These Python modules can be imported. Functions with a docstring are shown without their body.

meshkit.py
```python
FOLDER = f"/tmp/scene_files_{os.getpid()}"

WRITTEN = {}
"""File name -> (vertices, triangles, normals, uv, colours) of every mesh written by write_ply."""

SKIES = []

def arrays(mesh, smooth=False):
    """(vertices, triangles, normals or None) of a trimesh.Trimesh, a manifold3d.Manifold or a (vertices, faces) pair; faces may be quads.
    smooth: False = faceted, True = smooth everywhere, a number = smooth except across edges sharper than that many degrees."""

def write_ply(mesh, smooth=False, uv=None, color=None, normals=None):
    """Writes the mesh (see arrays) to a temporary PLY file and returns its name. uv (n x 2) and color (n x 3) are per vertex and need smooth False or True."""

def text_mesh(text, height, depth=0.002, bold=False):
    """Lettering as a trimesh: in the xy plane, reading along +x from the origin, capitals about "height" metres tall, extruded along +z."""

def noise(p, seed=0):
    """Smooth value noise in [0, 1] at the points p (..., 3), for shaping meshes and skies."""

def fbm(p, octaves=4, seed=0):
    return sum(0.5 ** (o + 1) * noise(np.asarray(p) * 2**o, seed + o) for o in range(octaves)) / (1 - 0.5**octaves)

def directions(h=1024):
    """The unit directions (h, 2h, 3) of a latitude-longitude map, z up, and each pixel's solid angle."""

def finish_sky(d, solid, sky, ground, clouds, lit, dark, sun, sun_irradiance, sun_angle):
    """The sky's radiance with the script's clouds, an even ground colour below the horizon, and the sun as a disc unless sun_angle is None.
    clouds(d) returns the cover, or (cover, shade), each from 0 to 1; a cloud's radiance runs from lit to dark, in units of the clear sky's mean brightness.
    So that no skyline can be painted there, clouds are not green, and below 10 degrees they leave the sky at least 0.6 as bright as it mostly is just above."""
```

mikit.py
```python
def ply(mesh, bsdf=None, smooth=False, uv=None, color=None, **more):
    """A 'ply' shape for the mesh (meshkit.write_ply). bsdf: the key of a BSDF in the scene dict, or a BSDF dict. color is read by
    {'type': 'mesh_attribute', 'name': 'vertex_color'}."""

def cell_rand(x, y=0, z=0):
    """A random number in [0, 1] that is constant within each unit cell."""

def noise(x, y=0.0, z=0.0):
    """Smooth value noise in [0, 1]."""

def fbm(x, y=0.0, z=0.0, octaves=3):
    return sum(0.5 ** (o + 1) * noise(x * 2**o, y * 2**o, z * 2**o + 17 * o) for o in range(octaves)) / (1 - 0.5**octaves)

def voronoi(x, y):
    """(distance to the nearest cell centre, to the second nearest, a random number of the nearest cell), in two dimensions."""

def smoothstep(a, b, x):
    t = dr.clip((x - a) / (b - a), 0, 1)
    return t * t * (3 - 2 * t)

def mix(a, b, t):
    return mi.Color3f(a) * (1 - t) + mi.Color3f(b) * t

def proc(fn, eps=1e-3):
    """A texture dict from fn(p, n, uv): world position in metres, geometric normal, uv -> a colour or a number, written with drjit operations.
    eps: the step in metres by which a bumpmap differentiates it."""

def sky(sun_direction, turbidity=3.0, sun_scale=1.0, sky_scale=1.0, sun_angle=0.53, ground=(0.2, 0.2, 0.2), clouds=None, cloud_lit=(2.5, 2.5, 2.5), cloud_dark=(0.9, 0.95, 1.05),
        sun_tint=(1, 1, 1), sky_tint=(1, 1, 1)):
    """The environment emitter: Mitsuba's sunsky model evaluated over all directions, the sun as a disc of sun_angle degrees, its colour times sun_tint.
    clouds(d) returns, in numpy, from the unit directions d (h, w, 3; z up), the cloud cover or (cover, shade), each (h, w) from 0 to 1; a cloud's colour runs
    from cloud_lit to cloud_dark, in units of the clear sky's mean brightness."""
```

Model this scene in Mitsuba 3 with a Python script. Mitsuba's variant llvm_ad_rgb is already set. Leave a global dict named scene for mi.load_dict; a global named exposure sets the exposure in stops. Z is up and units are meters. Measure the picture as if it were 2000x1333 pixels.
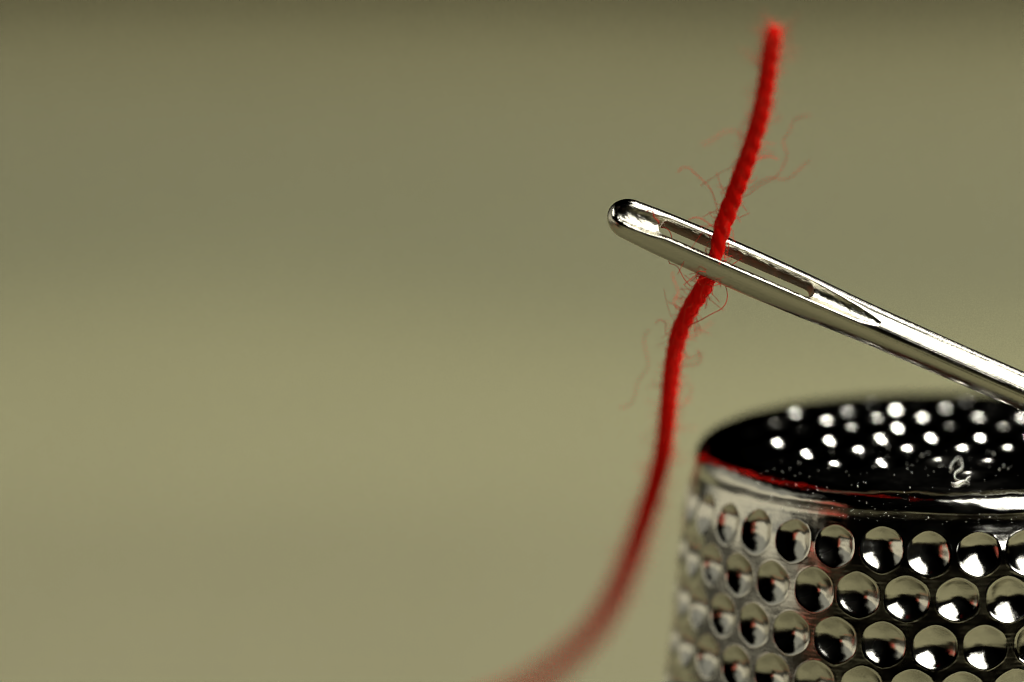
# Red thread in the eye of a needle above a dimpled metal thimble, on a crumpled cloth, in macro.
# Scale: one scene unit stands for one centimetre (the subject is a few millimetres big).
import math
import numpy as np, trimesh, mitsuba as mi, drjit as dr
import mikit, meshkit
from scipy.spatial import Delaunay
from scipy.interpolate import CubicSpline, PchipInterpolator

T = mi.ScalarTransform4f
scene, labels = {}, {}
rng = np.random.default_rng(7)

# ------------------------------------------------------------------ camera, light, exposure
exposure = 0.8
PHI, DIST, PX = math.radians(10.8), 20.0, 670.0       # tilt, focus distance, photo pixels per unit at the focus
FWD = np.array([0, math.cos(PHI), -math.sin(PHI)])
RIGHT = np.array([1.0, 0, 0])
UP = np.array([0, math.sin(PHI), math.cos(PHI)])
TOP_Z, R1, Z1 = 2.0, 0.807, 1.822                      # thimble: height, radius and height of its first dimple row
AIM = np.array([0, -R1, Z1]) - (894 / PX) * RIGHT + ((1082 - 666.5) / PX) * UP
EYE = AIM - DIST * FWD


def at(x, y, d=0.0):
    """World point seen at photo pixel (x, y), d beyond the focus plane: used to measure the photograph."""
    k = (DIST + d) / DIST
    return EYE + (DIST + d) * FWD + k * ((x - 1000) / PX * RIGHT - (y - 666.5) / PX * UP)


FOCUS = 0.06
scene['camera'] = {'type': 'thinlens', 'fov': math.degrees(2 * math.atan(1000 / PX / DIST)), 'fov_axis': 'x',
                   'aperture_radius': 0.46, 'focus_distance': DIST + FOCUS, 'near_clip': 0.5, 'far_clip': 500.0,
                   'to_world': T().look_at(origin=EYE.tolist(), target=(EYE + FWD).tolist(), up=UP.tolist())}
KEY = dict(pos=np.array([5.3, -6.1, 10.2]), aim=np.array([0, 0, 1.6]), half=(5.0, 5.0), power=(3.1, 3.04, 2.7))
BACK = dict(pos=np.array([16.0, 24.0, 40.0]), aim=np.array([-2.0, 16.0, 0]), half=(6.4, 6.4), power=(15.5, 15.1, 13.5))


def frame(z, up=(0, 0, 1)):
    z = z / np.linalg.norm(z)
    x = np.cross(up, z); x /= np.linalg.norm(x)
    return x, np.cross(z, x), z


def shape(mesh, bsdf, smooth=False, normals=None, **kw):
    if normals is None:
        return mikit.ply(mesh, bsdf, smooth, **kw)
    path = meshkit.write_ply(mesh, normals=normals)
    return {'type': 'ply', 'filename': path, 'face_normals': False, 'bsdf': {'type': 'ref', 'id': bsdf}, **kw}


def tag(key, label, category=None, group=None, kind=None):
    d = labels.setdefault(key, {})
    if label: d['label'] = label
    if category: d['category'] = category
    if group: d['group'] = group
    if kind: d['kind'] = kind


def number(name, k):
    return name if k == 0 else f'{name}_{k:03d}'


# the softbox: black tapered shroud, white diffuser that gives the light
def softbox(key, pos, aim, half, power, label):
    x, y, z = frame(aim - pos)
    def P(a, b, c): return pos + a * x + b * y + c * z
    hx, hy = half
    q = np.array([P(-hx, -hy, 0), P(hx, -hy, 0), P(hx, hy, 0), P(-hx, hy, 0)])
    scene[key + '__diffuser'] = mikit.ply(trimesh.Trimesh(q, [[0, 1, 2], [0, 2, 3]], process=False), 'white_card', False,
                                          emitter={'type': 'area', 'radiance': {'type': 'rgb', 'value': list(power)}})
    rings = []
    for c, k in ((0.35, 1.03), (-0.05, 1.03), (-3.5, 0.35), (-3.6, 0.0)):
        rings += [P(-hx * k, -hy * k, c), P(hx * k, -hy * k, c), P(hx * k, hy * k, c), P(-hx * k, hy * k, c)]
    f = [[4 * i + j, 4 * i + (j + 1) % 4, 4 * i + 4 + (j + 1) % 4, 4 * i + 4 + j] for i in range(3) for j in range(4)]
    scene[key + '__shroud'] = mikit.ply((np.array(rings), np.array(f)), 'black_fabric')
    tag(key, label, 'lamp')


softbox('softbox_lamp', KEY['pos'], KEY['aim'], KEY['half'], KEY['power'], 'black softbox lamp shining down from the front right')
softbox('softbox_lamp_001', BACK['pos'], BACK['aim'], BACK['half'], BACK['power'], 'black softbox lamp hanging over the far end of the cloth')

# ------------------------------------------------------------------ materials
GREY = lambda *v: {'type': 'rgb', 'value': list(v)}
scene['white_card'] = {'type': 'twosided', 'bsdf': {'type': 'diffuse', 'reflectance': GREY(.92, .88, .75)}}
scene['black_fabric'] = {'type': 'twosided', 'bsdf': {'type': 'diffuse', 'reflectance': GREY(.012, .012, .012)}}
scene['dark_wood'] = {'type': 'twosided', 'bsdf': {'type': 'diffuse', 'reflectance': mikit.proc(
    lambda p, n, uv: mikit.mix((.012, .009, .006), (.03, .022, .014), mikit.fbm(p.x * .4, p.y * 3, p.z * 3)))}}


def ground_y(row):
    d = at(1000, row) - EYE
    return float((EYE - EYE[2] / d[2] * d)[1])


# broad bands of cloth colour, darkest at the near and far ends: places measured from the photograph's soft bands
CLOTH_BANDS = [(2.0, (.235, .222, .135))] + [(ground_y(r), c) for r, c in ((1400, (.345, .329, .202)), (1150, (.352, .336, .205)), (900, (.422, .407, .24)), (700, (.41, .396, .23)),
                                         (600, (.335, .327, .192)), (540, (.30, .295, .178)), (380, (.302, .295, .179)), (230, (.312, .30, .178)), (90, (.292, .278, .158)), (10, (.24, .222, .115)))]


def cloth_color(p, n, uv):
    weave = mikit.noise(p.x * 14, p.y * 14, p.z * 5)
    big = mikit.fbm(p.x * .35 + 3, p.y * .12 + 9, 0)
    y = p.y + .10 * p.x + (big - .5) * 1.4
    c = mi.Color3f(*CLOTH_BANDS[0][1])
    for (y0, _), (y1, c1) in zip(CLOTH_BANDS[:-1], CLOTH_BANDS[1:]):
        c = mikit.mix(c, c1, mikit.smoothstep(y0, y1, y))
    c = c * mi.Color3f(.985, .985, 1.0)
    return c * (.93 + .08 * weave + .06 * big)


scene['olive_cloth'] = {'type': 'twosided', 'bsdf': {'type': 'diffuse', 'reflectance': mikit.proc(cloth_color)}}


def metal_haze(p, n, uv):
    smear = mikit.fbm(p.x * 5 + 2, p.y * 5, p.z * 7)
    fine = mikit.noise(p.x * 45, p.y * 45, p.z * 12)
    return 0.002 + 0.02 * mikit.smoothstep(.45, .75, smear) * (0.4 + fine)


def metal_bump(p, n, uv):
    scratches = mikit.noise(p.x * 60, p.y * 60, p.z * 9) * 0.4 + mikit.noise(p.x * 11, p.y * 11, p.z * 160) * .25
    return (scratches + mikit.fbm(p.x * 24, p.y * 24, p.z * 24)) * 0.0007


scene['thimble_metal'] = {'type': 'bumpmap', 'arbitrary': mikit.proc(metal_bump, eps=.002), 'scale': 1.0,
                          'bsdf': {'type': 'blendbsdf', 'weight': mikit.proc(metal_haze),
                                   'bsdf_0': {'type': 'roughconductor', 'alpha': 0.045, 'material': 'none', 'specular_reflectance': GREY(.66, .65, .615)},
                                   'bsdf_1': {'type': 'roughconductor', 'alpha': 0.22, 'material': 'none', 'specular_reflectance': GREY(.60, .58, .53)}}}

# ------------------------------------------------------------------ setting: floor, dark table, cloth
def box(lo, hi):
    return trimesh.creation.box(bounds=[lo, hi])


scene['table'] = mikit.ply(box([-60, -60, -2.4], [60, 70, -0.4]), 'dark_wood')
tag('table', 'dark table top around and under the cloth', kind='structure')

CY0, CY1, CX0, CX1 = -8.4, ground_y(-45), -13.5, 16.0


def cloth_z(x, y):
    p = np.stack([x * .16, y * .2, 0 * x], -1)
    folds = (meshkit.fbm(p + 11, 3, 5) - .5)
    far = np.clip((y - 2.5) / 4, 0, 1)
    near = 0.03 * (meshkit.fbm(np.stack([x * .8, y * .8, 0 * x], -1), 2, 9) - .5)
    return near + far * folds * .5


xs, ys = np.linspace(CX0, CX1, 240), np.linspace(CY0, CY1, 320)
X, Y = np.meshgrid(xs, ys)
Zc = cloth_z(X, Y)
z_base = Zc[np.hypot(X, Y) < 1.3].mean()
Zc = Zc - z_base
flat = np.clip((np.hypot(X, Y) - 1.2) / .8, 0, 1)
Zc = Zc * flat
edge = np.minimum(np.minimum(X - CX0, CX1 - X), np.minimum(Y - CY0, CY1 - Y))
nx = len(xs)
i, j = np.meshgrid(np.arange(len(ys) - 1), np.arange(nx - 1), indexing='ij')
quads = np.stack([i * nx + j, i * nx + j + 1, (i + 1) * nx + j + 1, (i + 1) * nx + j], -1).reshape(-1, 4)
topv = np.stack([X, Y, Zc], -1).reshape(-1, 3)
b = np.concatenate([np.arange(nx), np.arange(1, len(ys)) * nx + nx - 1, (len(ys) - 1) * nx + np.arange(nx - 2, -1, -1), np.arange(len(ys) - 2, 0, -1) * nx])
skirt = topv[b].copy(); skirt[:, 2] -= .12
k = len(b); a = np.arange(k)
sq = np.stack([b, len(topv) + a, len(topv) + (a + 1) % k, b[(a + 1) % k]], -1)
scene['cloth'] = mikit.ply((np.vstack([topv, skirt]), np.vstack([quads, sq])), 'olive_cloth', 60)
tag('cloth', 'softly rumpled olive beige cloth spread under the thimble', 'cloth', kind='structure')

# white card standing at the left, catching the lamp
def turned(m, deg, to):
    m.apply_transform(trimesh.transformations.rotation_matrix(math.radians(deg), [0, 0, 1]))
    m.apply_translation(to)
    return m


scene['grey_felt'] = {'type': 'twosided', 'bsdf': {'type': 'diffuse', 'reflectance': GREY(.10, .097, .085)}}
scene['grey_board_paint'] = {'type': 'twosided', 'bsdf': {'type': 'diffuse', 'reflectance': GREY(.5, .5, .47)}}
scene['reflector_card__sheet'] = mikit.ply(turned(box([-.06, -7.0, 1.25], [.06, 1.5, 3.1]), -10, [-6.5, 3.0, 0]), 'white_card')
scene['reflector_card__foot'] = mikit.ply(turned(box([-.3, -7.2, -.1], [.3, 1.7, 1.25]), -10, [-6.5, 3.0, 0]), 'grey_felt')
tag('reflector_card', 'low white card on a grey foot at the left of the thimble', 'card')
scene['grey_board'] = mikit.ply(turned(box([-.1, -7, -.1], [.1, 9, 10]), -10, [-12.6, 3.0, 0]), 'grey_board_paint')
tag('grey_board', 'tall grey board standing at the far left edge of the cloth', 'board')

# ------------------------------------------------------------------ thimble
N_COL, Q = 35, 0.1376
RREF = R1
PITCH = 2 * math.pi * RREF / N_COL
SH_R, SH_W, FLAT_R, DOME, SH_A = .067, .085, .708, .032, .118
N_ROWS = 11
T_ROW0 = .114                                              # along the wall from the shoulder to the first row
# wall profile: arc length t -> (r, z); t = 0 where the shoulder ends
taper = math.radians(9.0)
t_k = np.array([-.02, 0, .02, .045, .08, .114, .25, .5, 1.0, 1.75, 1.95])
r_k = np.array([.7805, .781, .782, .7875, .7965, .807, .820, .844, .895, .97, .985])
R_of = PchipInterpolator(t_k, r_k)
tt = np.linspace(-.02, 1.95, 2000)
dz = np.sqrt(np.maximum(np.diff(tt) ** 2 - np.diff(R_of(tt)) ** 2, 0))
zz = np.r_[0, np.cumsum(dz)]
zz = TOP_Z - SH_R - (zz - np.interp(0, tt, zz))
Z_of = lambda t: np.interp(t, tt, zz)
dr_ = np.clip(rng.normal(0, 1, (N_ROWS, N_COL, 4)), -1.5, 1.5)
A0 = -1.043 - 7 * 2 * math.pi / N_COL                        # column phase measured from the photograph
SLIM, R0 = .18, .0625
SHEAR = .0124 / Q                     # the rows creep round a little from one to the next


def lip(x, e=SLIM):
    return np.where(x > e, x, np.where(x < -e, 0, (x + e) ** 2 / (4 * e)))


def wobble(a, t):
    p = np.stack([np.cos(a) * 5, np.sin(a) * 5, t * 6], -1)
    q = np.stack([np.cos(a) * 14, np.sin(a) * 14, t * 16], -1)
    return .006 * (meshkit.noise(p, 3) - .5) + .0018 * (meshkit.noise(q, 4) - .5)


def wall_point(a, t, row, col, has):
    """a: angle from the front, t: along the wall, dimple (row, col) cut in if has."""
    r, z = R_of(t), Z_of(t)
    h = wobble(a, t)
    if has:
        d = dr_[row % N_ROWS, col % N_COL]
        ac, tc = cell_center(row, col)
        u = (a - ac) * RREF - .0025 * d[0]
        v = t - tc - .0025 * d[1]
        r0 = R0 * (1 + .02 * d[2])
        ang = np.arctan2(v, u)
        rr = r0 * (1 + .012 * np.cos(2 * ang + d[0] * 3) + .010 * np.cos(3 * ang + d[1] * 3) + .012 * np.cos(6 * ang + math.pi))   # no two dents quite round
        x = 1 - (u * u + v * v) / rr ** 2
        h = h - .0285 * (1 + .08 * d[3]) * lip(x)
        h = h + .0003 * np.cos(np.clip((x + .13) / .16, -1, 1) * math.pi / 2) ** 2       # metal pushed up round the dent
        q = np.stack([np.cos(a) * 26, np.sin(a) * 26, t * 30], -1)
        h = h + .0026 * (meshkit.noise(q, 6) - .5) * np.clip(x * 3, 0, 1)
    return np.stack([(r + h) * np.sin(a), -(r + h) * np.cos(a), z], -1)


def cell_center(row, col):
    return A0 + (col + .5 * (row % 2)) * 2 * math.pi / N_COL + SHEAR * Q * row, T_ROW0 + Q * row


def with_normals(fn, a, t):
    e = 4e-4
    p = fn(a, t)
    n = np.cross(fn(a + e, t) - fn(a - e, t), fn(a, t - e) - fn(a, t + e))
    return p, n / np.linalg.norm(n, axis=-1, keepdims=True)


c = (Q * Q - PITCH ** 2 / 4) / (2 * Q)
hp = PITCH / 2
SUB = 8


def edge_points(poly):
    out = []
    for (x0, y0), (x1, y1) in zip(poly, poly[1:] + poly[:1]):
        for k in range(SUB):
            out.append((x0 + (x1 - x0) * k / SUB, y0 + (y1 - y0) * k / SUB))
    return np.array(out)


HEX = [(hp, -c), (hp, c), (0, Q - c), (-hp, c), (-hp, -c), (0, c - Q)]
TOPCELL = [(hp, -.085), (hp, c), (0, Q - c), (-hp, c), (-hp, -.085), (0, -.085)]
LASTCELL = [(hp, -c), (hp, .085), (0, .085), (-hp, .085), (-hp, -c), (0, c - Q)]
RIN = np.r_[np.linspace(0, .86, 11), .90, .94, .97, 1.0, 1.03, 1.06]      # rings of a dimple, times its radius
ROUT = np.array([.15, .35, .6, 1.0])                     # rings between dimple and cell edge


def cell_mesh(row, col):
    """(dimple vertices, faces, normals), (web vertices, faces, normals)"""
    poly = edge_points(TOPCELL if row == 0 else LASTCELL if row == N_ROWS - 1 else HEX)
    ac, tc = cell_center(row, col)
    fn = lambda a, t: wall_point(a, t, row, col, True)
    m = len(poly)
    ang = np.arctan2(poly[:, 1], poly[:, 0])
    circ = np.stack([np.cos(ang), np.sin(ang)], -1) * R0
    rings_in = [circ * k for k in RIN]
    lo = circ * RIN[-1]
    rings_out = [lo] + [lo + (poly - lo) * k for k in ROUT]
    res = []
    for rings in (rings_in, rings_out):
        uv = np.array(rings)
        p, n = with_normals(fn, ac + uv[..., 0] / RREF + SHEAR * uv[..., 1], tc + uv[..., 1])
        i, j = np.meshgrid(np.arange(len(rings) - 1), np.arange(m), indexing='ij')
        f = np.stack([i * m + j, i * m + (j + 1) % m, (i + 1) * m + (j + 1) % m, (i + 1) * m + j], -1).reshape(-1, 4)
        res.append((p.reshape(-1, 3), np.vstack([f[:, [0, 1, 2]], f[:, [0, 2, 3]]]), n.reshape(-1, 3)))
    return res


def join(parts):
    vs, fs, ns, at_ = [], [], [], 0
    for v, f, n in parts:
        vs.append(v); fs.append(f + at_); ns.append(n); at_ += len(v)
    return np.vstack(vs), np.vstack(fs), np.vstack(ns)


def put(key, data, bsdf='thimble_metal'):
    v, f, n = data
    scene[key] = shape(trimesh.Trimesh(v, f, process=False), bsdf, normals=n)


def grid_surface(fn, a, t, shear=0.0):
    A, B = np.meshgrid(a, t)
    A = A + shear * (B - T_ROW0)
    p, n = with_normals(fn, A, B)
    m = len(a)
    i, j = np.meshgrid(np.arange(len(t) - 1), np.arange(m - 1), indexing='ij')
    f = np.stack([i * m + j, (i + 1) * m + j, (i + 1) * m + j + 1, i * m + j + 1], -1).reshape(-1, 4)
    return p.reshape(-1, 3), np.vstack([f[:, [0, 1, 2]], f[:, [0, 2, 3]]]), n.reshape(-1, 3)


webs, hidden, seen = [], [], 0
for row in range(N_ROWS):
    for col in range(N_COL):
        dim, web = cell_mesh(row, col)
        webs.append(web)
        ac = (cell_center(row, col)[0] + math.pi) % (2 * math.pi) - math.pi
        if row < 5 and -1.45 < ac < .28:
            put('thimble__wall__' + number('dimple', seen), dim); seen += 1
        else:
            hidden.append(dim)
scene_wall = list(webs)
# smooth band under the shoulder, foot below the last row
ring = A0 + (np.arange(N_COL * 2 * SUB + 1) / (2 * SUB) - .5) * 2 * math.pi / N_COL
plain = lambda a, t: wall_point(a, t, 0, 0, False)
scene_wall.append(grid_surface(plain, ring, np.linspace(0, T_ROW0 - .085, 6), SHEAR))
rowz = N_ROWS - 1
off = .5 * (rowz % 2) * 2 * math.pi / N_COL
scene_wall.append(grid_surface(plain, ring + off, np.linspace(T_ROW0 + Q * rowz + .085, 1.86, 12), SHEAR))
put('thimble__wall', join(scene_wall))
put('thimble__wall__far_dimples', join(hidden))
tag('thimble__wall__far_dimples', None, kind='stuff')


def shoulder(a, s):
    al = SH_A + s * (math.pi / 2 - SH_A)
    h = wobble(a, 0 * a) * np.clip(s, 0, 1) + .009 * (meshkit.fbm(np.stack([np.cos(a) * 9, np.sin(a) * 9, s * 1.8], -1), 3, 8) - .5) * np.sin(np.clip(s, 0, 1) * math.pi)
    r = FLAT_R + (SH_W + h) * np.sin(al) - SH_W * math.sin(SH_A)
    return np.stack([r * np.sin(a), -r * np.cos(a), TOP_Z - SH_R + (SH_R + h * np.cos(al)) * np.cos(al)], -1)


put('thimble__rim', grid_surface(shoulder, np.linspace(-math.pi, math.pi, 361), np.linspace(0, 1, 26)))
# rolled foot
def foot(a, s):
    al = s * 2 * math.pi
    r = .99 + .035 * np.cos(al); z = .045 + .042 * np.sin(al)
    return np.stack([r * np.sin(a), -r * np.cos(a), z], -1)
put('thimble__foot', grid_surface(foot, np.linspace(-math.pi, math.pi, 181), np.linspace(0, 1, 17)))

# top with its own dimples
TP, TR0 = .150, .056
cent = []
for iy in range(-6, 7):
    for ix in range(-6, 7):
        x, y = (ix + .5 * (iy % 2)) * TP + .02, iy * .152 + .012
        if math.hypot(x, y) < FLAT_R - .10: cent.append((x, y))
cent = np.array(cent)
cent_j = rng.normal(0, 1, (len(cent), 3))


def top_z(x, y):
    h = .0035 * (meshkit.noise(np.stack([x * 7, y * 7, 0 * x], -1), 12) - .5)
    d2 = (x[:, None] - cent[None, :, 0] - .006 * cent_j[None, :, 1]) ** 2 + (y[:, None] - cent[None, :, 1] - .006 * cent_j[None, :, 2]) ** 2
    kk = np.argmin(d2, 1)
    d2 = d2[np.arange(len(x)), kk]
    r0 = TR0 * (1 + .03 * cent_j[kk, 2])
    rim = np.clip((FLAT_R - np.hypot(x, y)) / .05, 0, 1)
    return TOP_Z - SH_R * (1 - math.cos(SH_A)) + DOME * (1 - (x * x + y * y) / FLAT_R ** 2) + h * rim - .0172 * np.where(cent[kk, 1] < -.5, .62, 1.0) * (1 + .22 * np.clip(cent_j[kk, 0], -1.4, 1.4)) * lip(1 - d2 / r0 ** 2, .2), kk, np.sqrt(d2) / r0


pts = []
for q in cent:
    pts.append(q[None])
    for k in (.12, .24, .36, .48, .6, .7, .8, .88, .95, 1.02, 1.1, 1.2):
        th = np.arange(40) * 2 * math.pi / 40 + (k * 7)
        pts.append(q + TR0 * k * np.stack([np.cos(th), np.sin(th)], -1))
th = np.arange(360) * 2 * math.pi / 360 - math.pi
for rr in (FLAT_R, FLAT_R - .012, FLAT_R - .03):
    pts.append(rr * np.stack([np.sin(th), -np.cos(th)], -1))
g = np.stack(np.meshgrid(np.arange(-.7, .7, .017), np.arange(-.7, .7, .017)), -1).reshape(-1, 2)
gd = np.sqrt(((g[:, None] - cent[None]) ** 2).sum(-1)).min(1)
pts.append(g[(gd > TR0 * 1.25) & (np.hypot(*g.T) < FLAT_R - .04)])
P2 = np.vstack(pts)
tri = Delaunay(P2).simplices
z0, kk, rho = top_z(P2[:, 0], P2[:, 1])
e = 3e-4
nx_ = (top_z(P2[:, 0] + e, P2[:, 1])[0] - top_z(P2[:, 0] - e, P2[:, 1])[0]) / (2 * e)
ny_ = (top_z(P2[:, 0], P2[:, 1] + e)[0] - top_z(P2[:, 0], P2[:, 1] - e)[0]) / (2 * e)
Nn = np.stack([-nx_, -ny_, np.ones(len(P2))], -1); Nn /= np.linalg.norm(Nn, axis=1, keepdims=True)
V3 = np.stack([P2[:, 0], P2[:, 1], z0], -1)
area2 = np.cross(P2[tri[:, 1]] - P2[tri[:, 0]], P2[tri[:, 2]] - P2[tri[:, 0]])
tri = tri[np.abs(area2) > 1e-12]
flip = np.cross(P2[tri[:, 1]] - P2[tri[:, 0]], P2[tri[:, 2]] - P2[tri[:, 0]]) < 0
tri[flip] = tri[flip][:, ::-1]
cen = P2[tri].mean(1)
dk = np.sqrt(((cen[:, None] - cent[None]) ** 2).sum(-1))
owner = np.where(dk.min(1) < TR0 * 1.03, dk.argmin(1), -1)


def sub_mesh(fsel):
    used, inv = np.unique(fsel.ravel(), return_inverse=True)
    return V3[used], inv.reshape(-1, 3), Nn[used]


put('thimble__top', sub_mesh(tri[owner < 0]))
for k in range(len(cent)):
    put('thimble__top__' + number('dimple', k), sub_mesh(tri[owner == k]))
tag('thimble', 'shiny silver thimble with rows of round dimples standing on the cloth', 'thimble')

# ------------------------------------------------------------------ needle
O = at(1189, 411, .02)
E2 = at(2000, 766, .13)
AX = (E2 - O) / np.linalg.norm(E2 - O)
HA = -FWD - (-FWD @ AX) * AX; HA /= np.linalg.norm(HA)      # towards the viewer's side
WA = np.cross(HA, AX)
if WA @ UP < 0: WA = -WA
NLEN = 5.4


def to_world(l):
    return O + l[..., :1] * AX + l[..., 1:2] * WA + l[..., 2:3] * HA


r_s = np.array([46, 120, 275, 390, 560, 800, 2000, 3000, 3500, 3618.]) / PX
r_v = np.array([39.5, 43, 45, 43.5, 38.5, 36.5, 36, 30, 9, 1.0]) / PX
R_need = PchipInterpolator(r_s, r_v)
TIPL = 46 / PX


def body_r(s):
    body = R_need(np.maximum(s, TIPL))
    return np.where(s < TIPL, body * np.sqrt(np.clip(1 - ((TIPL - s) / TIPL) ** 2, 0, 1)), body)


u_ = lambda v: np.array(v) / PX
g_s = u_([5, 13, 32, 80, 130, 400, 470, 530, 575])
G_W = PchipInterpolator(g_s, u_([0, 17, 23, 24, 20.5, 19.5, 17, 12, 0]))   # half width of the groove
G_D = PchipInterpolator(g_s, u_([2, 8, 12, 16, 24, 25, 16, 8, 1]))       # depth of its floor under the front
G_C = PchipInterpolator(g_s, u_([8, 9, 10, 13, 16, 17, 15, 12, 8]))      # its middle line above the axis


def smax(a, b, k):
    h = np.clip(k - np.abs(a - b), 0, None) / k
    return np.maximum(a, b) + h * h * k / 4


def needle_f(s, w, h, parts=False):
    """Positive inside."""
    Rb = body_r(s)
    q = np.sqrt(w * w + (h / .97) ** 2)
    # round tip as an ellipsoid
    d0 = np.sqrt(((np.minimum(s, TIPL) - TIPL) / TIPL) ** 2 * R_need(TIPL) ** 2 + q * q)
    solid = R_need(np.maximum(s, TIPL)) - d0
    inside = (s > g_s[0]) & (s < g_s[-1])
    sc = np.clip(s, g_s[0] + 1e-5, g_s[-1] - 1e-5)
    gw, gd, gc = G_W(sc), G_D(sc), G_C(sc)
    gw = np.maximum(gw, 1e-4)
    cuts = []
    for sgn, cc in ((1, gc), (-1, gc * .3)):
        hs = np.sqrt(np.maximum(Rb ** 2 - cc ** 2, 0))
        depth = np.maximum(gd, 1e-4)
        e = 1 - np.sqrt(((w - cc) / gw) ** 2 + ((h * sgn - hs) / depth) ** 2 + 1e-9)
        cuts.append(np.where(inside, e * np.minimum(gw, depth), -.05))
    # slot through, leaning downwards to the front
    sl0, sl1, hw = 102 / PX, 432 / PX, 14.5 / PX
    wc = 4.2 / PX + h * .38
    x = s - np.clip(s, sl0 + hw, sl1 - hw)
    slot = hw - np.sqrt(x * x + (w - wc) ** 2 + 1e-10)
    cut = np.maximum(cuts[1], smax(cuts[0], slot, .004))
    cut = smax(cuts[1], cut, .004)
    f = -smax(-solid, cut, .009)
    if parts: return f, cut + solid, slot - np.maximum(cuts[0], cuts[1])
    return f


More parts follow.
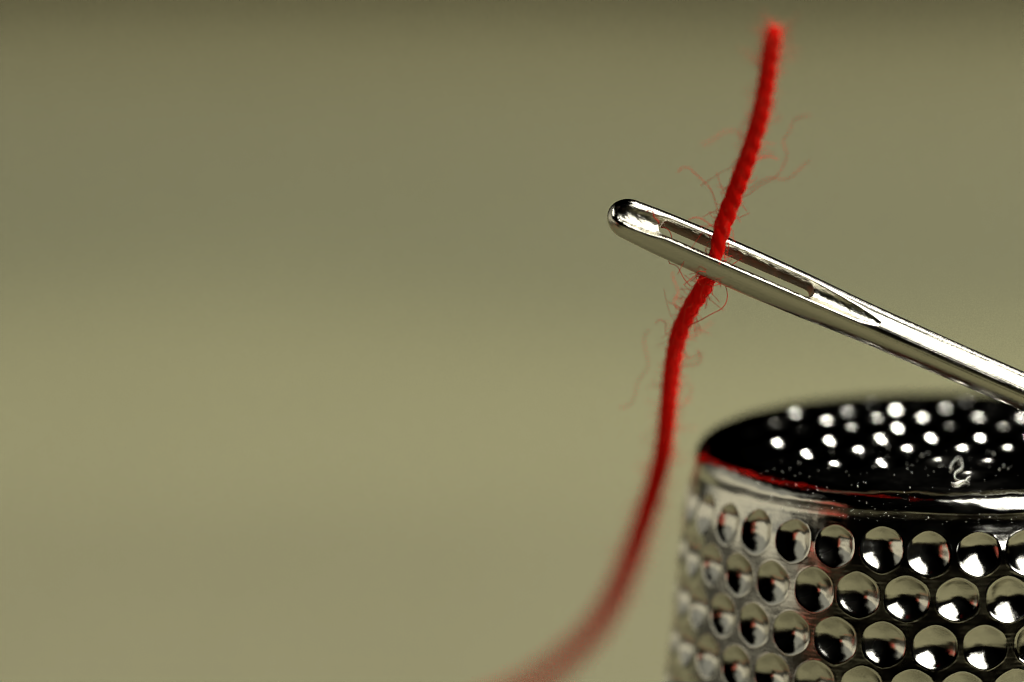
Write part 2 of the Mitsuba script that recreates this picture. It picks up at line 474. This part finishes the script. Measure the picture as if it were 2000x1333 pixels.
def marching(fn, lo, hi, step):
    ax = [np.arange(a, b_ + step, step) for a, b_ in zip(lo, hi)]
    G = np.stack(np.meshgrid(*ax, indexing='ij'), -1)
    F = fn(G[..., 0], G[..., 1], G[..., 2])
    n = F.shape
    idx = np.arange(F.size).reshape(n)
    cor = [(0, 0, 0), (1, 0, 0), (0, 1, 0), (1, 1, 0), (0, 0, 1), (1, 0, 1), (0, 1, 1), (1, 1, 1)]
    C8 = np.stack([idx[a:n[0] - 1 + a, b_:n[1] - 1 + b_, d:n[2] - 1 + d].ravel() for a, b_, d in cor], -1)
    Fl, Gl = F.ravel(), G.reshape(-1, 3)
    s8 = Fl[C8] > 0
    C8 = C8[s8.any(1) & ~s8.all(1)]
    tets = np.vstack([C8[:, list(t)] for t in ((0, 1, 3, 7), (0, 3, 2, 7), (0, 2, 6, 7), (0, 6, 4, 7), (0, 4, 5, 7), (0, 5, 1, 7))])
    ins = Fl[tets] > 0
    cnt = ins.sum(1)
    order = np.argsort(~ins, axis=1, kind='stable')
    tets = np.take_along_axis(tets, order, 1)
    tris = []
    t1 = tets[cnt == 1]; tris.append(np.stack([t1[:, [0, 1]], t1[:, [0, 2]], t1[:, [0, 3]]], 1))
    t3 = tets[cnt == 3]; tris.append(np.stack([t3[:, [0, 3]], t3[:, [1, 3]], t3[:, [2, 3]]], 1))
    t2 = tets[cnt == 2]
    tris.append(np.stack([t2[:, [0, 2]], t2[:, [0, 3]], t2[:, [1, 3]]], 1))
    tris.append(np.stack([t2[:, [0, 2]], t2[:, [1, 3]], t2[:, [1, 2]]], 1))
    E = np.sort(np.vstack(tris).reshape(-1, 2), 1)
    ek = E[:, 0].astype(np.int64) * F.size + E[:, 1]
    uq, first, inv = np.unique(ek, return_index=True, return_inverse=True)
    Eu = E[first]
    fa, fb = Fl[Eu[:, 0]], Fl[Eu[:, 1]]
    t = (fa / (fa - fb))[:, None]
    v = Gl[Eu[:, 0]] * (1 - t) + Gl[Eu[:, 1]] * t
    return v, inv.reshape(-1, 3)


def grad(fn, v, e=6e-4):
    return np.stack([(fn(*(v + d).T) - fn(*(v - d).T)) / (2 * e) for d in np.eye(3) * e], -1)


HEADL = 1.0
nv, nf = marching(needle_f, (-.004, -.075, -.075), (HEADL, .075, .075), .003)
for _ in range(3):
    gr = grad(needle_f, nv)
    stepv = -needle_f(*nv.T)[:, None] * gr / np.maximum((gr ** 2).sum(1, keepdims=True), .05)
    nv = nv + np.clip(stepv, -.0015, .0015)
nn = -grad(needle_f, nv)
nn /= np.linalg.norm(nn, axis=1, keepdims=True) + 1e-12
fn_ = np.cross(nv[nf[:, 1]] - nv[nf[:, 0]], nv[nf[:, 2]] - nv[nf[:, 0]])
keep = np.linalg.norm(fn_, axis=1) > 1e-12
nf, fn_ = nf[keep], fn_[keep]
bad = (fn_ * nn[nf].mean(1)).sum(1) < 0
nf[bad] = nf[bad][:, ::-1]
# tool marks in the groove walls: small cross ridges in the shading normal's true surface
_, which, slotness = needle_f(*nv.T, parts=True)
in_eye, in_slot = which > 0, (which > 0) & (slotness > 0)
face_slot = in_slot[nf].sum(1) >= 2
face_eye = (in_eye[nf].sum(1) >= 2) & ~face_slot
face_eye_any = face_eye | face_slot
M3 = np.stack([AX, WA, HA])


def piece(faces):
    used, inv = np.unique(faces.ravel(), return_inverse=True)
    return to_world(nv[used]), inv.reshape(-1, 3), nn[used] @ M3


def along(p):
    d = p - mi.Point3f(*[float(v) for v in O])
    return [dr.dot(d, mi.Vector3f(*[float(v) for v in ax])) for ax in (AX, WA, HA)]


def needle_bump(p, n, uv):
    s, w, h = along(p)
    ang = dr.atan2(w, h)
    lines = mikit.noise(s * 3.0, ang * 22, 0) * .5 + mikit.noise(s * 9.0, ang * 45, 3) * .35
    return lines * .0006 + mikit.fbm(s * 70, w * 90, h * 90) * .0004


def eye_bump(p, n, uv):
    s, w, h = along(p)
    chatter = mikit.noise(s * 75 + w * 90, w * 14, h * 14) * mikit.noise(s * 6, w * 30, h * 30) * mikit.smoothstep(.13, .22, s) * mikit.smoothstep(.66, .60, s)
    return chatter * .012 + mikit.fbm(s * 60, w * 120, h * 120) * .0025


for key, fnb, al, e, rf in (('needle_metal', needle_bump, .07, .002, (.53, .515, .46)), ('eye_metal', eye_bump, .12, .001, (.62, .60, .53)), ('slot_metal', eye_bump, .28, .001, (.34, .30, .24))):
    scene[key] = {'type': 'bumpmap', 'arbitrary': mikit.proc(fnb, eps=e), 'scale': 1.0,
                  'bsdf': {'type': 'roughconductor', 'alpha': al, 'material': 'none', 'specular_reflectance': GREY(*rf)}}
put('needle__head', piece(nf[~face_eye_any]), 'needle_metal')
put('needle__groove', piece(nf[face_eye]), 'eye_metal')
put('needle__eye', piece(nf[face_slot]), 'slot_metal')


def shaft_fn(a, s):
    r = R_need(s)
    return to_world(np.stack([s, r * np.sin(a), .97 * r * np.cos(a)], -1))


sv, sf, sn = grid_surface(shaft_fn, np.linspace(0, 2 * math.pi, 129), np.r_[np.linspace(HEADL, 1.6, 40), np.linspace(1.65, NLEN, 80)])
mid = to_world(np.stack([np.linspace(0, NLEN, 10), np.zeros(10), np.zeros(10)], -1))
ax_pt = O + ((sv - O) @ AX)[:, None] * AX
if ((sv - ax_pt) * sn).sum() < 0: sn = -sn
fnn = np.cross(sv[sf[:, 1]] - sv[sf[:, 0]], sv[sf[:, 2]] - sv[sf[:, 0]])
if (fnn * sn[sf[:, 0]]).sum() < 0: sf = sf[:, ::-1]
put('needle__shaft', (sv, sf, sn), 'needle_metal')
tag('needle', 'polished steel sewing needle slanting over the thimble with a long open eye', 'needle')
tag('needle__groove', 'bright hollow groove that holds the eye')
tag('needle__eye', 'long open eye with duller punched walls')

# ------------------------------------------------------------------ thread
def red_color(p, n, uv):
    return mikit.mix((.70, .005, .003), (.88, .010, .005), mikit.fbm(p.x * 90, p.y * 90, p.z * 40))


scene['red_yarn'] = {'type': 'twosided', 'bsdf': {'type': 'principled', 'base_color': mikit.proc(red_color), 'roughness': .9, 'specular': .04, 'sheen': .2, 'sheen_tint': 1.0}}
scene['red_fibre'] = {'type': 'twosided', 'bsdf': {'type': 'diffuse', 'reflectance': GREY(.7, .05, .03)}}
path = [(1513, 52, -.70), (1506, 100, -.62), (1494, 180, -.48), (1479, 250, -.36), (1456, 320, -.24), (1431, 390, -.12), (1413, 440, -.055), (1400, 492, .0),
        (1383, 545, .09), (1352, 598, .21), (1326, 655, .34), (1313, 720, .48), (1305, 800, .68), (1297, 870, .9), (1280, 945, 1.2), (1258, 1015, 1.52),
        (1232, 1090, 1.92), (1198, 1170, 2.38), (1152, 1240, 2.8), (1092, 1297, 3.15), (1025, 1345, 3.45)]
pw = np.array([at(*q) for q in path])
# from there it lies on the cloth in a wide loop
pw = np.vstack([pw, [(-1.9, 2.9, .28), (-2.85, 3.1, .06), (-4.3, 2.7, .035), (-5.3, 1.2, .035), (-5.2, -.6, .035), (-4.6, -1.5, .035), (-3.6, -1.8, .035)]])
# the eye is crossed close to where its slot is open
arc = np.r_[0, np.cumsum(np.linalg.norm(np.diff(pw, axis=0), axis=1))]
spl = CubicSpline(arc, pw)


def frames(P):
    tg = np.gradient(P, axis=0); tg /= np.linalg.norm(tg, axis=1, keepdims=True)
    nrm = np.zeros_like(P)
    v = np.cross(tg[0], [0, 1, 0.2]); v /= np.linalg.norm(v)
    for k in range(len(P)):
        v = v - (v @ tg[k]) * tg[k]; v /= np.linalg.norm(v); nrm[k] = v
    return tg, nrm, np.cross(tg, nrm)


def sweep(P, rad, sides, ridge=None):
    tg, a, b_ = frames(P)
    th = np.arange(sides) * 2 * math.pi / sides
    rr = np.broadcast_to(np.asarray(rad, float).reshape(-1, 1) if np.ndim(rad) else rad, (len(P), sides)).copy()
    if ridge is not None: rr = rr * ridge(np.arange(len(P))[:, None], th[None])
    v = P[:, None] + rr[..., None] * (np.cos(th)[None, :, None] * a[:, None] + np.sin(th)[None, :, None] * b_[:, None])
    n = len(P)
    i, j = np.meshgrid(np.arange(n - 1), np.arange(sides), indexing='ij')
    q = np.stack([i * sides + j, i * sides + (j + 1) % sides, (i + 1) * sides + (j + 1) % sides, (i + 1) * sides + j], -1).reshape(-1, 4)
    f = np.vstack([q[:, [0, 1, 2]], q[:, [0, 2, 3]]])
    v = np.vstack([v.reshape(-1, 3), P[:1], P[-1:]])
    jj = np.arange(sides)
    f = np.vstack([f, np.stack([np.full(sides, n * sides), (jj + 1) % sides, jj], -1), np.stack([np.full(sides, n * sides + 1), (n - 1) * sides + jj, (n - 1) * sides + (jj + 1) % sides], -1)])
    return v, f


s_out = arc[len(path) - 1]
sp = np.r_[np.linspace(0, s_out, 800), np.linspace(s_out, arc[-1], 500)[1:]]
NS = len(sp)
C = spl(sp)
tg, fa, fb = frames(C)
# squeezed where it passes the eye
s_eye = arc[7]
squeeze = 1 - .22 * np.exp(-((sp - s_eye) / .06) ** 2)
THICK = .0258
PLY = 3
PLY_TURN = 2 * math.pi / .19
for k in range(PLY):
    ph = -sp * PLY_TURN + 2 * math.pi * k / PLY + .5 * np.sin(sp * 3.1)
    off_r = THICK * .34 * squeeze
    P = C + off_r[:, None] * (np.cos(ph)[:, None] * fa + np.sin(ph)[:, None] * fb)
    tip = np.clip(np.sqrt(sp / .045 + .02), .1, 1) * (1 + .6 * np.clip((sp - arc[12]) / 1.8, 0, 1))
    rad = THICK * .69 * squeeze * tip * (1 + .06 * (meshkit.noise(np.stack([sp * 25, sp * 0 + k, sp * 0], -1), 2) - .5))
    v, f = sweep(P, rad, 28, lambda ii, th: 1 + .05 * np.sin(7 * th + ii * .55) + .03 * np.sin(4 * th - ii * .9 + k))
    scene['thread__' + number('strand', k)] = mikit.ply((v, f), 'red_yarn', True)


def fibre(points, radius=.0012, sides=5, n=None):
    w = np.array([at(*q) for q in points])
    ar = np.r_[0, np.cumsum(np.linalg.norm(np.diff(w, axis=0), axis=1))]
    n = n or max(12, int(ar[-1] / .012))
    P = (CubicSpline if len(w) > 2 else PchipInterpolator)(ar, w)(np.linspace(0, ar[-1], n))
    return sweep(P, radius, sides)


D1 = .1
loose = [
    [(1412, 552, .08), (1418, 562, .06), (1420, 585, .05), (1411, 602, .05), (1395, 611, .06), (1375, 622, .08), (1355, 632, .14), (1341, 640, .22)],
    [(1292, 445, .03), (1304, 448, .02), (1310, 457, .03), (1308, 468, .07)],
    [(1311, 503, .08), (1308, 515, .06), (1322, 520, .04), (1330, 534, .03), (1340, 550, .05), (1348, 560, .1)],
    [(1335, 557, .03), (1350, 545, .02), (1361, 537, .03), (1374, 536, .08)],
    [(1378, 532, .0), (1361, 532, .0), (1360, 543, .02), (1368, 553, .08)],
    [(1323, 338, -.2), (1331, 329, -.2), (1342, 327, -.2), (1353, 335, -.19), (1380, 360, -.15), (1391, 376, -.13), (1396, 391, -.12), (1404, 414, -.1)],
    [(1582, 225, -.38), (1560, 230, -.35), (1546, 242, -.33), (1542, 258, -.32), (1529, 275, -.3), (1533, 290, -.3), (1537, 302, -.28), (1528, 328, -.26), (1519, 342, -.25), (1493, 358, -.2), (1470, 374, -.17), (1440, 388, -.13)],
    [(1583, 314, -.32), (1569, 324, -.3), (1551, 341, -.3), (1535, 351, -.28), (1515, 348, -.26), (1490, 352, -.22), (1462, 370, -.16)],
    [(1338, 697, .36), (1356, 697, .36), (1366, 687, .35), (1361, 684, .35), (1369, 695, .35), (1366, 709, .36), (1350, 718, .37)],
    [(1281, 634, .25), (1283, 627, .25), (1294, 626, .25), (1300, 640, .27), (1310, 656, .3)],
    [(1270, 645, .45), (1262, 690, .47), (1266, 716, .47), (1246, 746, .5), (1239, 775, .5), (1228, 792, .52), (1210, 797, .52)],
    [(1437, 258, -.4), (1420, 256, -.42), (1398, 269, -.44), (1371, 283, -.46)],
    [(1470, 262, -.3), (1440, 258, -.38)],
    [(1313, 531, .36), (1318, 552, .36), (1324, 575, .34), (1316, 588, .32), (1322, 600, .3), (1336, 606, .25)],
    [(1452, 505, .06), (1438, 512, .06), (1425, 520, .06), (1410, 508, .04)],
    [(1413, 495, .01), (1417, 512, .01), (1408, 522, .06)],
    [(1345, 430, -.1), (1365, 426, -.1), (1380, 434, -.09), (1398, 446, -.06)],
    [(1410, 553, .04), (1396, 558, .02), (1382, 556, .05)],
    [(1352, 755, .5), (1346, 775, .52), (1338, 790, .5), (1316, 800, .52)],
    [(1470, 318, -.25), (1500, 306, -.22), (1520, 312, -.2)],
]
for k, q in enumerate(loose):
    scene['thread__' + number('loose_fibre', k)] = mikit.ply(fibre(q), 'red_fibre', True)
fz, base = [], 0
for k in range(1300):
    s0 = rng.uniform(0, s_out * .75) if k > 30 else rng.uniform(.005, .05)
    c0 = spl(s0); t0 = spl(s0, 1)
    d = rng.normal(0, 1, 3); d -= (d @ t0) * t0 / (t0 @ t0); d /= np.linalg.norm(d)
    L = rng.uniform(.006, .035) if k % 20 else rng.uniform(.03, .09)
    p0 = c0 + d * THICK * .7
    bend = rng.normal(0, .5, 3)
    q = np.linspace(0, 1, 7)[:, None]
    P = p0 + d * L * q + (t0 * rng.normal(0, .8) + bend) * L * q ** 2
    v, f = sweep(P, .0008, 4)
    fz.append((v, f + base)); base += len(v)
scene['thread__fuzz'] = mikit.ply((np.vstack([v for v, _ in fz]), np.vstack([f for _, f in fz])), 'red_fibre', True)
tag('thread__fuzz', None, kind='stuff')
tag('thread', 'fuzzy red thread pulled through the eye of the needle', 'thread')

# added unseen spool, lifted on a block to show red in the metal's reflections
def lathe(prof, sides=64):
    return trimesh.creation.revolve(np.array(prof), sections=sides)


SPOOL, SZ = [-4.9, -3.0, 0.0], 1.5
scene['pale_wood'] = {'type': 'twosided', 'bsdf': {'type': 'diffuse', 'reflectance': mikit.proc(lambda p, n, uv: mikit.mix((.42, .30, .17), (.55, .41, .25), mikit.fbm(p.x * 9, p.y * 9, p.z * 1.5)))}}
scene['pink_yarn'] = {'type': 'twosided', 'bsdf': {'type': 'diffuse', 'reflectance': GREY(.85, .17, .14)}}
for k, z in enumerate((SZ, SZ + .95)):
    m = lathe([(0, z), (.46, z), (.50, z + .03), (.50, z + .1), (.47, z + .13), (0, z + .13)]); m.apply_translation(SPOOL)
    scene['added_spool__' + number('flange', k)] = mikit.ply(m, 'pale_wood', 30)
zs = np.linspace(SZ + .135, SZ + .945, 90)
m = lathe([(0, zs[0])] + [(.44 + .010 * (k % 2) + .015 * math.sin(z * 5), z) for k, z in enumerate(zs)] + [(0, zs[-1])]); m.apply_translation(SPOOL)
scene['added_spool__winding'] = mikit.ply(m, 'pink_yarn', 30)
bl = box([-.7, -.6, 0], [.7, .6, SZ - .004]); bl.apply_translation(SPOOL)
scene['added_block'] = mikit.ply(bl, 'dark_wood')  # added block, out of view: raises the spool to where the metal mirrors it
tag('added_block', 'added dark wooden block, unseen, lifting the spool at the left front', 'block')
tag('added_spool', 'added unseen spool of light red thread on the dark block, for red reflections', 'spool')

# ------------------------------------------------------------------ lint and dust
scene['white_lint'] = {'type': 'twosided', 'bsdf': {'type': 'diffuse', 'reflectance': GREY(.85, .85, .8)}}


def on_top(x, y, lift=.003):
    """Point of the thimble's top face seen at a photo pixel."""
    d = at(x, y, 0) - EYE
    z = TOP_Z
    for _ in range(6):
        p = EYE + d * (z - EYE[2]) / d[2]
        z = float(top_z(p[:1], p[1:2])[0][0]) + lift
    return p


lint_px = [(1857, 915, .006), (1866, 898, .02), (1873, 894, .03), (1879, 906, .03), (1877, 915, .02), (1866, 923, .008), (1864, 930, .005), (1869, 937, .006), (1878, 940, .01), (1888, 936, .02), (1895, 931, .025)]
w = np.array([on_top(x, y, .0026 + .03 * l) for x, y, l in lint_px])
ar = np.r_[0, np.cumsum(np.linalg.norm(np.diff(w, axis=0), axis=1))]
P = CubicSpline(ar, w)(np.linspace(0, ar[-1], 60))
scene['lint_fibre'] = mikit.ply(sweep(P, .0017, 6), 'white_lint', True)
tag('lint_fibre', 'curled white lint fibre lying on top of the thimble near its rim', 'lint')
w = np.array([on_top(*q) for q in [(1858, 943, .003), (1868, 945, .004), (1876, 941, .004), (1884, 939, .004), (1893, 943, .003)]])
P = CubicSpline(np.arange(5), w)(np.linspace(0, 4, 24))
scene['lint_fibre_001'] = mikit.ply(sweep(P, np.interp(np.linspace(0, 4, 24), [0, 1, 2, 3, 4], [.002, .006, .004, .002, .0012]), 6), 'white_lint', True)
tag('lint_fibre_001', 'short white lint crumb on the thimble just in front of the curled fibre', 'lint')
w = np.array([at(*q) for q in [(1263, 414, -.045), (1270, 411, -.05), (1276, 416, -.045), (1277, 424, -.03), (1284, 431, -.02), (1286, 437, -.01)]])
P = CubicSpline(np.arange(6), w)(np.linspace(0, 5, 30))
scene['red_lint_fibre'] = mikit.ply(sweep(P, .0018, 6), 'red_fibre', True)
tag('red_lint_fibre', 'tiny red fibre curled on the needle head at the left end of the eye', 'lint')

dust, base = [], 0
ball = trimesh.creation.icosphere(1, 1.0)
for k in range(260):
    a = rng.uniform(-1.0, .35)
    u = rng.random()
    if u < .45:
        t = rng.uniform(0, .03); p, n = with_normals(plain, np.array([a]), np.array([t]))
    elif u < .75:
        p, n = with_normals(shoulder, np.array([a]), np.array([rng.uniform(0, 1)]))
    else:
        rr = rng.uniform(.3, FLAT_R); p = np.array([[rr * math.sin(a), -rr * math.cos(a), 0]]); p[:, 2] = top_z(p[:, 0], p[:, 1])[0]; n = np.array([[0, 0, 1.]])
    r = .0009 * rng.lognormal(0, .45)
    m = ball.vertices * r * rng.uniform(.6, 1.4, 3) + p[0] + n[0] * r * .6
    dust.append((m, ball.faces + base)); base += len(m)
scene['dust'] = mikit.ply((np.vstack([v for v, _ in dust]), np.vstack([f for _, f in dust])), 'white_lint', True)
tag('dust', 'fine pale dust specks on the upper edge of the thimble', 'dust', kind='stuff')
